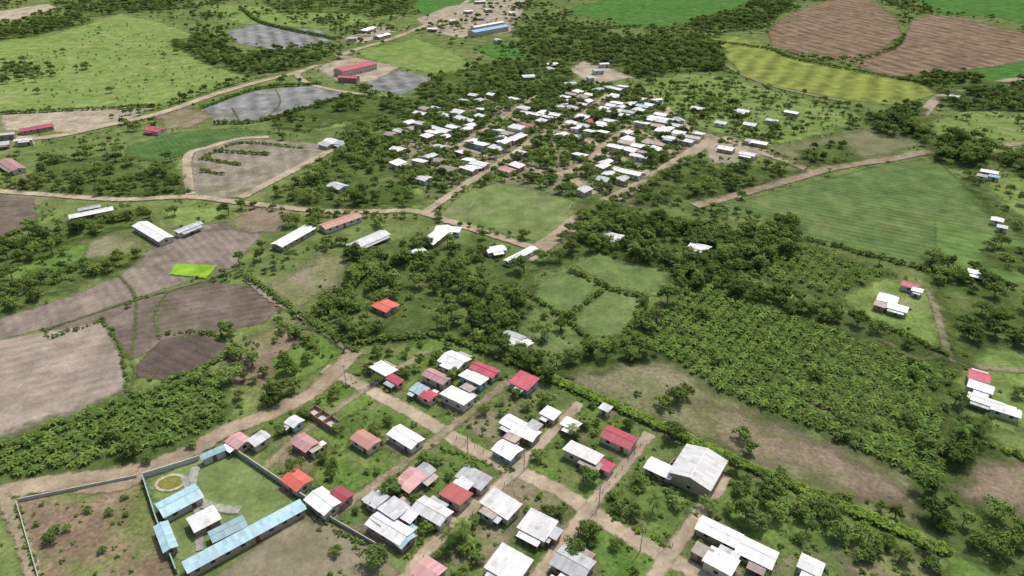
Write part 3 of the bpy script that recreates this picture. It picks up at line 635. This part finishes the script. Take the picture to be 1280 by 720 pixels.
# scatter node group
ng=bpy.data.node_groups.new('plant_scatter','GeometryNodeTree')
ng.interface.new_socket(name='Geometry',in_out='INPUT',socket_type='NodeSocketGeometry'); ng.interface.new_socket(name='Geometry',in_out='OUTPUT',socket_type='NodeSocketGeometry')
gi=ng.nodes.new('NodeGroupInput'); go=ng.nodes.new('NodeGroupOutput'); iop=ng.nodes.new('GeometryNodeInstanceOnPoints'); ci=ng.nodes.new('GeometryNodeCollectionInfo')
ci.inputs['Collection'].default_value=VEG; ci.inputs['Separate Children'].default_value=True; ci.inputs['Reset Children'].default_value=True
def na(nm,dt):
    n=ng.nodes.new('GeometryNodeInputNamedAttribute'); n.data_type=dt; n.inputs['Name'].default_value=nm; return n.outputs['Attribute']
cx=ng.nodes.new('ShaderNodeCombineXYZ'); er=ng.nodes.new('FunctionNodeEulerToRotation')
lk=ng.links.new
lk(gi.outputs[0],iop.inputs['Points']); lk(ci.outputs[0],iop.inputs['Instance']); iop.inputs['Pick Instance'].default_value=True
lk(na('iidx','INT'),iop.inputs['Instance Index']); lk(na('irot','FLOAT'),cx.inputs[2]); lk(cx.outputs[0],er.inputs[0]); lk(er.outputs[0],iop.inputs['Rotation'])
cs=ng.nodes.new('ShaderNodeCombineXYZ'); isc=na('iscale','FLOAT')
for i in range(3): lk(isc,cs.inputs[i])
lk(cs.outputs[0],iop.inputs['Scale']); lk(iop.outputs[0],go.inputs[0])
NTREE=[0]
def scatter(name,P,idx,sc):
    if len(P)==0: return
    NTREE[0]+=len(P)
    me=bpy.data.meshes.new(name); me.from_pydata([(p[0],p[1],0.0) for p in P],[],[])
    for nm,tp,val in (('iidx','INT',np.asarray(idx,np.int32)),('iscale','FLOAT',np.asarray(sc,np.float32)),('irot','FLOAT',RNG.uniform(0,6.28,len(P)).astype(np.float32))):
        a=me.attributes.new(nm,tp,'POINT'); a.data.foreach_set('value',val)
    ob=bpy.data.objects.new(name,me); COL.objects.link(ob); m=ob.modifiers.new('plants','NODES'); m.node_group=ng; return ob
def house_ok(P,k=0.85,ex=1.0):
    ok=np.ones(len(P),bool)
    for hx,hy,hr in HOUSES: ok&=((P[:,0]-hx)**2+(P[:,1]-hy)**2)>(hr*k+ex)**2
    return ok
KIND={'mix':([0,1,2,3,4,5,6,7,10],[5,5,3,7,5,3,5,3,.4]),'dark':([0,1,2,5,3,4],[5,5,4,3,4,3]),'light':([3,4,5,7,6],[4,3,2,3,2]),'ban':([8,9],[3,2]),'shrub':([6,7,3],[5,4,.7]),'palmy':([8,9,10,3,0],[4,2,1,1.5,1]),'hedge':([11],[1]),'dhedge':([6,7],[2,1])}
def pick(kind,n):
    a,w=KIND[kind]; w=np.array(w,float); return RNG.choice(a,n,p=w/w.sum())
def gridpts(poly,sp_,jit=.45,ang=0.0,asp=1.0):
    c,s_=math.cos(ang),math.sin(ang); Rm=np.array([[c,s_],[-s_,c]]); Q=poly@Rm.T; mn=Q.min(0);mx=Q.max(0)
    X,Y=np.meshgrid(np.arange(mn[0],mx[0],sp_/asp),np.arange(mn[1],mx[1],sp_*asp)); P=np.stack([X.ravel(),Y.ravel()],1)
    P+=RNG.uniform(-jit,jit,P.shape)*sp_; P=P@Rm; return P[inside(P,poly)]
MASS=[]
def mass(name,pts,sp_=5.0,kind='mix',sc=(.65,1.15),prob=1.0,jit=.45,ang=0.3,clump=None,under=True,rd=1.5,hk=.85,hx=1.0,asp=1.0):
    poly=SP(pts); MASS.append(poly); P=gridpts(poly,sp_,jit,ang,asp)
    if clump is None: clump=under and prob<.97
    if clump: P=P[np.array([mnoise.noise(Vector((p[0]/20,p[1]/20,3.3)))*1.3+random.uniform(-.28,.28)>0.45-prob for p in P],bool)] if len(P) else P
    else: P=P[RNG.uniform(0,1,len(P))<prob]
    if len(P)==0: return
    P=P[road_ok(P,rd)]; P=P[house_ok(P,hk,hx)] if len(P) else P
    scatter(name,P,pick(kind,len(P)),RNG.uniform(*sc,len(P)))
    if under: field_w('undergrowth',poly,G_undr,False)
tm='tree_grove'
mass(tm,[(430,322),(470,305),(540,308),(600,312),(640,335),(690,325),(660,352),(655,400),(640,440),(690,455),(690,475),(620,440),(560,415),(500,425),(450,432),(395,405),(405,385),(440,355)],4.8,'mix',(.5,1.05),.74)
mass(tm,[(590,360),(655,350),(640,400),(620,420),(585,400)],5,'dark',(.8,1.1),.8)
mass(tm,[(690,335),(735,290),(790,270),(860,280),(925,290),(990,278),(1000,300),(985,325),(920,345),(860,345),(780,322),(745,312),(715,328)],5.0,'dark',(.7,1.15),.82)
mass(tm,[(840,343),(900,348),(960,368),(1080,405),(1190,452),(1190,462),(1060,415),(960,382),(900,368),(850,365)],4.3,'dark',(.65,1.0),.96)
mass(tm,[(1160,325),(1225,340),(1245,372),(1300,400),(1320,440),(1230,432),(1200,450),(1188,425),(1172,370)],5.0,'mix',(.6,1.1),.72)
mass(tm,[(1175,505),(1205,520),(1240,560),(1205,585),(1195,625),(1300,665),(1320,740),(1185,690),(1160,650),(1150,590),(1185,560)],4.8,'mix',(.5,1.0),.66)
mass(tm,[(0,300),(70,290),(110,272),(172,266),(185,278),(140,290),(90,305),(30,332),(-40,350)],5.0,'dark',(.6,1.0),.78)
mass(tm,[(-40,360),(30,350),(100,330),(172,316),(172,332),(100,352),(30,385),(-40,402)],4.0,'palmy',(.6,1.0),.86)
mass(tm,[(20,238),(60,202),(150,197),(215,205),(235,240),(150,246),(60,240)],4.8,'mix',(.5,.95),.64)
mass(tm,[(420,190),(440,150),(500,140),(520,160),(490,180),(500,225),(520,255),(450,262),(330,250),(420,210)],5.2,'mix',(.5,1.0),.64)
mass(tm,[(350,150),(440,120),(520,122),(560,128),(500,145),(440,150),(380,165),(340,160)],5.4,'mix',(.5,1.0),.58)
mass(tm,[(540,100),(600,82),(650,72),(690,80),(720,95),(690,118),(640,118),(560,124),(520,118)],5.6,'light',(.6,1.05),.7)
mass(tm,[(655,62),(700,55),(760,50),(850,45),(905,60),(905,88),(850,90),(800,98),(720,72),(680,74)],6.0,'dark',(.75,1.25),.68)
mass(tm,[(640,40),(700,22),(720,32),(760,38),(700,50),(660,52)],6.4,'mix',(.6,1.1),.4)
mass(tm,[(840,34),(900,20),(950,-2),(1000,-10),(990,5),(955,34),(900,42)],6.6,'dark',(.7,1.25),.65)
mass(tm,[(1085,150),(1150,130),(1160,150),(1155,172),(1100,172)],5.4,'dark',(.7,1.2),.8)
mass(tm,[(1160,178),(1215,172),(1235,195),(1225,212),(1190,210),(1165,195)],5,'dark',(.9,1.4),.9)
mass(tm,[(1170,122),(1280,108),(1360,108),(1350,140),(1280,140),(1200,138)],5.6,'dark',(.7,1.1),.62)
mass(tm,[(1120,98),(1180,95),(1260,104),(1180,116),(1150,105)],5.6,'dark',(.7,1.1),.7)
mass(tm,[(1215,222),(1240,250),(1290,285),(1280,295),(1225,255),(1208,225)],5.2,'mix',(.6,1.0),.6)
mass(tm,[(1245,195),(1300,190),(1340,210),(1290,222),(1255,212)],5.4,'dark',(.7,1.2),.7)
mass(tm,[(210,52),(260,44),(300,68),(400,66),(430,74),(360,88),(310,94),(262,82)],5.8,'dark',(.65,1.1),.68)
mass(tm,[(80,8),(150,-12),(250,-14),(235,10),(180,14),(90,24)],7,'dark',(.7,1.2),.55)
mass(tm,[(-80,45),(0,32),(60,25),(100,20),(110,28),(40,46),(-80,58)],6.5,'dark',(.7,1.2),.6)
mass(tm,[(330,2),(450,-12),(520,0),(505,18),(430,16),(350,16)],7,'mix',(.7,1.2),.42)
mass(tm,[(0,85),(60,80),(72,98),(0,105)],5,'dark',(.5,.9),.45,under=False)
mass(tm,[(1000,190),(1050,180),(1070,200),(1040,208),(1010,205)],5.5,'mix',(.6,1.0),.55)
mass(tm,[(870,225),(930,205),(1000,215),(940,235),(875,250),(850,240)],5.0,'mix',(.5,1.0),.62)
mass(tm,[(800,232),(870,195),(890,215),(830,245),(790,262)],5.0,'mix',(.5,.95),.62)
mass(tm,[(850,180),(880,170),(895,185),(850,210),(810,232),(800,225)],5,'light',(.5,.9),.45,under=False)
mass(tm,[(1230,310),(1290,312),(1330,345),(1240,335)],5.4,'mix',(.6,1.1),.4)
mass(tm,[(235,480),(290,440),(330,420),(345,440),(300,470),(285,500)],4.6,'light',(.5,.9),.35,under=False)
mass(tm,[(1000,-4),(1060,-16),(1140,-18),(1130,10),(1090,-6),(1020,2)],7,'dark',(.7,1.1),.6)
mass(tm,[(775,425),(815,395),(830,400),(812,435),(830,450),(760,460),(700,468),(710,445)],4.6,'mix',(.5,1.0),.7)
mass(tm,[(395,400),(430,385),(500,395),(470,420),(430,430)],3.6,'palmy',(.6,1.0),.85)
mass(tm,[(720,265),(740,250),(795,262),(760,290),(735,290)],5,'light',(.5,.95),.55)
mass(tm,[(920,600),(990,615),(1060,640),(1170,690),(1150,700),(1000,660),(930,625)],4.0,'mix',(.4,.85),.45,under=False)
# plantations
mass('banana_plantation',[(868,356),(960,386),(1190,470),(1170,512),(1190,595),(1150,602),(1040,545),(900,490),(815,432),(830,392)],2.35,'ban',(.6,1.0),.95,.10,ANG_B,under=False,asp=1.38)
mass('banana_plantation',[(928,338),(1000,306),(1112,345),(1040,370),(965,350)],2.8,'ban',(.65,1.0),.9,.12,ANG_B,under=False,asp=1.35)
mass('banana_plantation',[(-40,575),(100,518),(160,498),(272,468),(288,508),(250,542),(180,568),(80,588),(-40,604)],2.25,'ban',(.5,.95),.9,.25,ANG_B,under=False)
mass('shrubs',[(28,635),(168,606),(212,725),(62,755)],2.5,'shrub',(.25,.7),.45,under=False)
mass('saplings',[(30,650),(165,608),(175,630),(60,680)],4,'light',(.25,.45),.35,under=False)
mass('shrubs',[(190,690),(226,712),(240,700),(300,640),(260,635),(230,680)],3,'shrub',(.4,.8),.3,under=False)
mass('shrubs',[(200,665),(225,690),(235,680),(215,655)],2.5,'palmy',(.4,.7),.5,under=False)
# village greenery
VP=[(300,555),(350,505),(440,460),(520,422),(690,480),(900,592),(1175,695),(1190,790),(400,790),(395,650)]
mass('village_trees',VP,4.4,'mix',(.28,.75),.38,under=False,hk=.8,hx=.8)
mass('village_shrubs',VP,2.1,'shrub',(.25,.8),.32,under=False,rd=.3,hk=.75,hx=.5)
mass('banana_clump',[(530,700),(560,655),(610,660),(590,700)],3.0,'palmy',(.6,1.0),.55,under=False)
mass('banana_clump',[(790,610),(830,600),(860,620),(820,640)],3.0,'palmy',(.6,1.0),.5,under=False)
mass('banana_clump',[(700,470),(690,495),(640,500),(640,480)],3.2,'palmy',(.6,1.0),.5,under=False)
mass('banana_clump',[(700,540),(720,520),(740,540),(715,560)],3.2,'palmy',(.6,.9),.4,under=False)
mass('town_trees',[(485,175),(530,135),(600,115),(700,105),(800,110),(885,170),(800,232),(742,252),(690,242),(640,225),(560,245),(500,230)],4.2,'mix',(.45,.9),.88,under=False,rd=.2,hk=.78,hx=.8)
mass('park_trees',[(655,192),(690,174),(732,187),(700,208)],4.4,'light',(.4,.75),.5,under=False,rd=-1)
def row(name,pts,sp_,kind,sc,w=0.0):
    C=smooth(SP(pts),sp_); C=C+RNG.normal(0,max(w,.15),C.shape); scatter(name,C,pick(kind,len(C)),RNG.uniform(*sc,len(C)))
H1=[(688,474),(780,513),(900,568),(1000,612),(1090,650),(1182,690)]
row('hedge',H1,.6,'hedge',(.9,1.2),.2); row('hedge',[(u+1.5,v+4) for u,v in H1],.6,'hedge',(.85,1.15),.2)
for pts,k,sc in [([(655,365),(700,395),(735,425)],'dhedge',(.8,1.4)),([(715,340),(770,365),(806,376),(780,422)],'dhedge',(.9,1.5)),([(708,398),(757,361)],'dhedge',(.8,1.3)),([(745,315),(855,345)],'dark',(.35,.6)),
     ([(440,432),(500,425),(560,425),(690,475)],'dhedge',(1,1.6)),([(305,345),(345,372),(400,410),(445,440)],'dhedge',(.8,1.4)),([(1065,395),(1130,420),(1182,445)],'dhedge',(.9,1.5)),
     ([(578,240),(546,273),(600,288),(650,300)],'mix',(.35,.6)),([(1180,352),(1300,365)],'mix',(.4,.7)),([(55,412),(68,421),(128,402)],'dhedge',(.5,1.0)),([(205,478),(262,457),(292,434)],'dhedge',(.7,1.3)),
     ([(345,400),(400,440)],'dhedge',(.7,1.2)),([(22,636),(52,730)],'dhedge',(.4,.8)),([(815,600),(850,625),(870,640)],'dhedge',(.6,1)),([(1200,545),(1280,575)],'hedge',(.7,1.1)),
     ([(270,352),(300,345),(345,342)],'dark',(.3,.5)),([(128,402),(150,432),(160,490)],'dhedge',(.4,.8)),([(380,640),(470,690)],'dhedge',(.4,.9)),
     ([(890,175),(950,188),(1010,212)],'light',(.35,.6)),([(1010,300),(1100,323),(1180,345)],'dhedge',(.8,1.5)),([(250,200),(300,180),(380,186)],'dhedge',(.7,1.2)),
     ([(256,200),(300,207)],'dhedge',(.9,1.5)),([(270,190),(335,194)],'dhedge',(.9,1.5)),([(255,215),(278,219)],'dhedge',(.9,1.5)),([(960,60),(1010,74),(1075,74)],'dark',(.3,.7)),([(1065,80),(1120,60),(1130,45)],'dark',(.3,.7)),
     ([(888,52),(960,62),(1000,76),(1150,104)],'dhedge',(1.0,1.8)),([(200,420),(250,416),(292,428)],'dhedge',(.5,1.0)),([(255,135),(322,112),(400,106)],'dhedge',(1,2)),([(270,155),(330,151),(437,120)],'dhedge',(1,2)),
     ([(0,143),(60,140),(190,134)],'dhedge',(1,2)),([(300,10),(330,30),(420,50)],'dhedge',(1.5,2.5)),([(640,60),(700,40),(800,34)],'dhedge',(1.5,2.5)),
     ([(395,505),(445,478)],'dhedge',(.4,.9)),([(545,560),(640,590)],'dhedge',(.4,.9)),([(760,640),(835,685)],'dhedge',(.4,.9)),([(915,605),(990,642)],'dhedge',(.5,1)),
     ([(0,234),(60,238),(150,244),(235,241)],'mix',(.4,.7)),([(320,262),(400,270),(520,272)],'mix',(.35,.65)),([(140,148),(200,135),(270,112),(330,95)],'mix',(.5,.9)),([(700,300),(740,270),(800,240),(850,210)],'dark',(.5,.8)),
     ([(870,268),(900,262),(960,280)],'dark',(.4,.7)),([(470,440),(560,460)],'mix',(.3,.5))]:
    spc=1.3 if k in('dhedge','hedge') else 4.5
    row('hedgerow' if spc<2 else 'tree_row',pts,spc,k,sc,.4)
# single trees near the viewer: each its own object
for t in [(350,500,0,1.1),(338,508,1,.8),(368,490,3,.9),(160,385,3,.4),(846,504,1,1.0),(828,508,3,.8),(858,498,4,.7),(833,385,2,1.15),(925,548,3,.8),(938,568,0,.7),(790,645,3,.7),(772,640,1,.6),
  (815,640,10,.8),(560,690,10,.9),(578,676,10,.95),(470,705,4,.8),(932,650,0,1.0),(948,662,3,.9),(968,650,4,.8),(1045,672,1,.9),(1165,650,0,1.0),(1162,625,2,.9),(1215,555,10,1.2),(1200,580,2,.9),(1195,560,10,1.2),
  (600,412,0,1.1),(625,436,2,1.0),(725,275,3,.9),(656,300,4,.7),(716,305,4,.7),(660,512,3,.6),(645,497,1,.6),(470,480,4,.5),(352,545,1,.6),(300,450,3,.8),(415,600,0,.5),(680,425,4,.9),(700,415,0,.8),(740,450,2,.9),
  (650,445,3,.9),(715,455,1,1),(330,470,3,.6),(765,625,3,.5),(890,600,4,.5),(1150,560,3,.8),(1060,628,3,.5),(1100,640,0,.5),(975,590,6,1.2),(240,560,3,.5),(185,580,1,.5),(130,690,3,.35),(110,640,3,.35),
  (560,600,3,.4),(700,640,3,.4),(885,640,4,.6),(1075,700,3,.6),(1095,695,0,.5),(960,610,4,.7),(1000,640,3,.7)]:
    p=S(t[0],t[1]); nm={10:'coconut_palm',6:'shrub'}.get(t[2],'broadleaf_tree')
    o=bpy.data.objects.new(nm,P_[t[2]]); o.location=(p[0],p[1],0); o.rotation_euler=(0,0,random.uniform(0,6.28)); o.scale=(t[3],)*3; COL.objects.link(o)
# free-standing trees and scrub over the rest of the countryside
sp_=6.0; ys=np.arange(70,1500,sp_); pts=[]
for y in ys:
    hw=.84*y+90; xs=np.arange(-hw,hw,sp_); pts.append(np.stack([xs+RNG.uniform(-2.6,2.6,len(xs)),np.full(len(xs),y)+RNG.uniform(-2.6,2.6,len(xs))],1))
P=np.vstack(pts); nv=np.array([mnoise.noise(Vector((p[0]/55,p[1]/55,0)))+.5*mnoise.noise(Vector((p[0]/18,p[1]/18,5))) for p in P])
keep=(nv+RNG.uniform(-.14,.14,len(P))>.22)|(RNG.uniform(0,1,len(P))<.08); P=P[keep]
blk=np.zeros(len(P),bool)
for poly in FIELDS+MASS+[dense,west]: blk|=sdf_poly(P,poly)>-1.5
P=P[~blk]; P=P[road_ok(P,2.5)]; P=P[house_ok(P)]
scatter('scattered_trees',P,pick('mix',len(P)),RNG.uniform(.35,1.0,len(P)))
P2=np.stack([RNG.uniform(-520,520,28000),RNG.uniform(75,620,28000)],1); P2=P2[np.abs(P2[:,0])<.8*P2[:,1]+60]
nv=np.array([mnoise.noise(Vector((p[0]/14,p[1]/14,9))) for p in P2]); P2=P2[nv+RNG.uniform(-.3,.3,len(P2))>.15]
blk=np.zeros(len(P2),bool)
for poly in FIELDS: blk|=sdf_poly(P2,poly)>0
P2=P2[~blk]; P2=P2[road_ok(P2,.8)]; P2=P2[house_ok(P2)]
scatter('shrubs',P2,pick('shrub',len(P2)),RNG.uniform(.3,1.0,len(P2)))
for pts in [[(720,470),(830,455),(1000,545),(1150,605),(1140,640),(950,580),(740,495)],[(0,80),(150,25),(300,95),(180,130),(0,145)],[(1055,372),(1160,362),(1180,440),(1075,398)],[(790,112),(960,112),(1080,152),(960,180),(830,132)],[(328,362),(448,320),(372,388)],[(300,485),(275,455),(350,400),(390,412),(330,480)]]:
    mass('pasture_bushes',pts,5,'shrub',(.4,1.2),.12,under=False)
mass('pasture_trees',[(790,112),(960,105),(1080,150),(960,180),(830,132)],9,'mix',(.35,.7),.3,under=False)
print('PLANTS',NTREE[0],'HOUSES',len(HOUSES),'LAYERS',LAY[0])

# ------------------------------------------------------------------ light, sky, camera
EL,AZ=R(64),R(35)
ts=Vector((math.cos(EL)*math.sin(AZ),math.cos(EL)*math.cos(AZ),math.sin(EL)))
sun=bpy.data.lights.new('sun','SUN'); sun.energy=3.6; sun.angle=R(1.5); sun.color=(1,.965,.91)
so=bpy.data.objects.new('sun',sun); so.rotation_euler=ts.to_track_quat('Z','Y').to_euler(); so.location=(0,0,300); COL.objects.link(so)
w=bpy.data.worlds.new('World'); scene.world=w; w.use_nodes=True; nt=w.node_tree; nt.nodes.clear()
sk=nt.nodes.new('ShaderNodeTexSky'); sk.sky_type='NISHITA'; sk.sun_disc=False; sk.sun_elevation=EL; sk.sun_rotation=AZ; sk.air_density=1.0; sk.dust_density=4.0
bg=nt.nodes.new('ShaderNodeBackground'); bg.inputs[1].default_value=0.15; wo=nt.nodes.new('ShaderNodeOutputWorld')
nt.links.new(sk.outputs[0],bg.inputs[0]); nt.links.new(bg.outputs[0],wo.inputs[0])
cam=bpy.data.cameras.new('camera'); cam.sensor_width=36; cam.lens=FPX/1280*36; cam.clip_start=0.5; cam.clip_end=12000
co=bpy.data.objects.new('camera',cam); co.location=(0,0,HC); co.rotation_euler=(math.pi/2-PITCH,0,0); COL.objects.link(co); scene.camera=co
scene.view_settings.view_transform='Standard'; scene.view_settings.look='None'; scene.view_settings.exposure=0
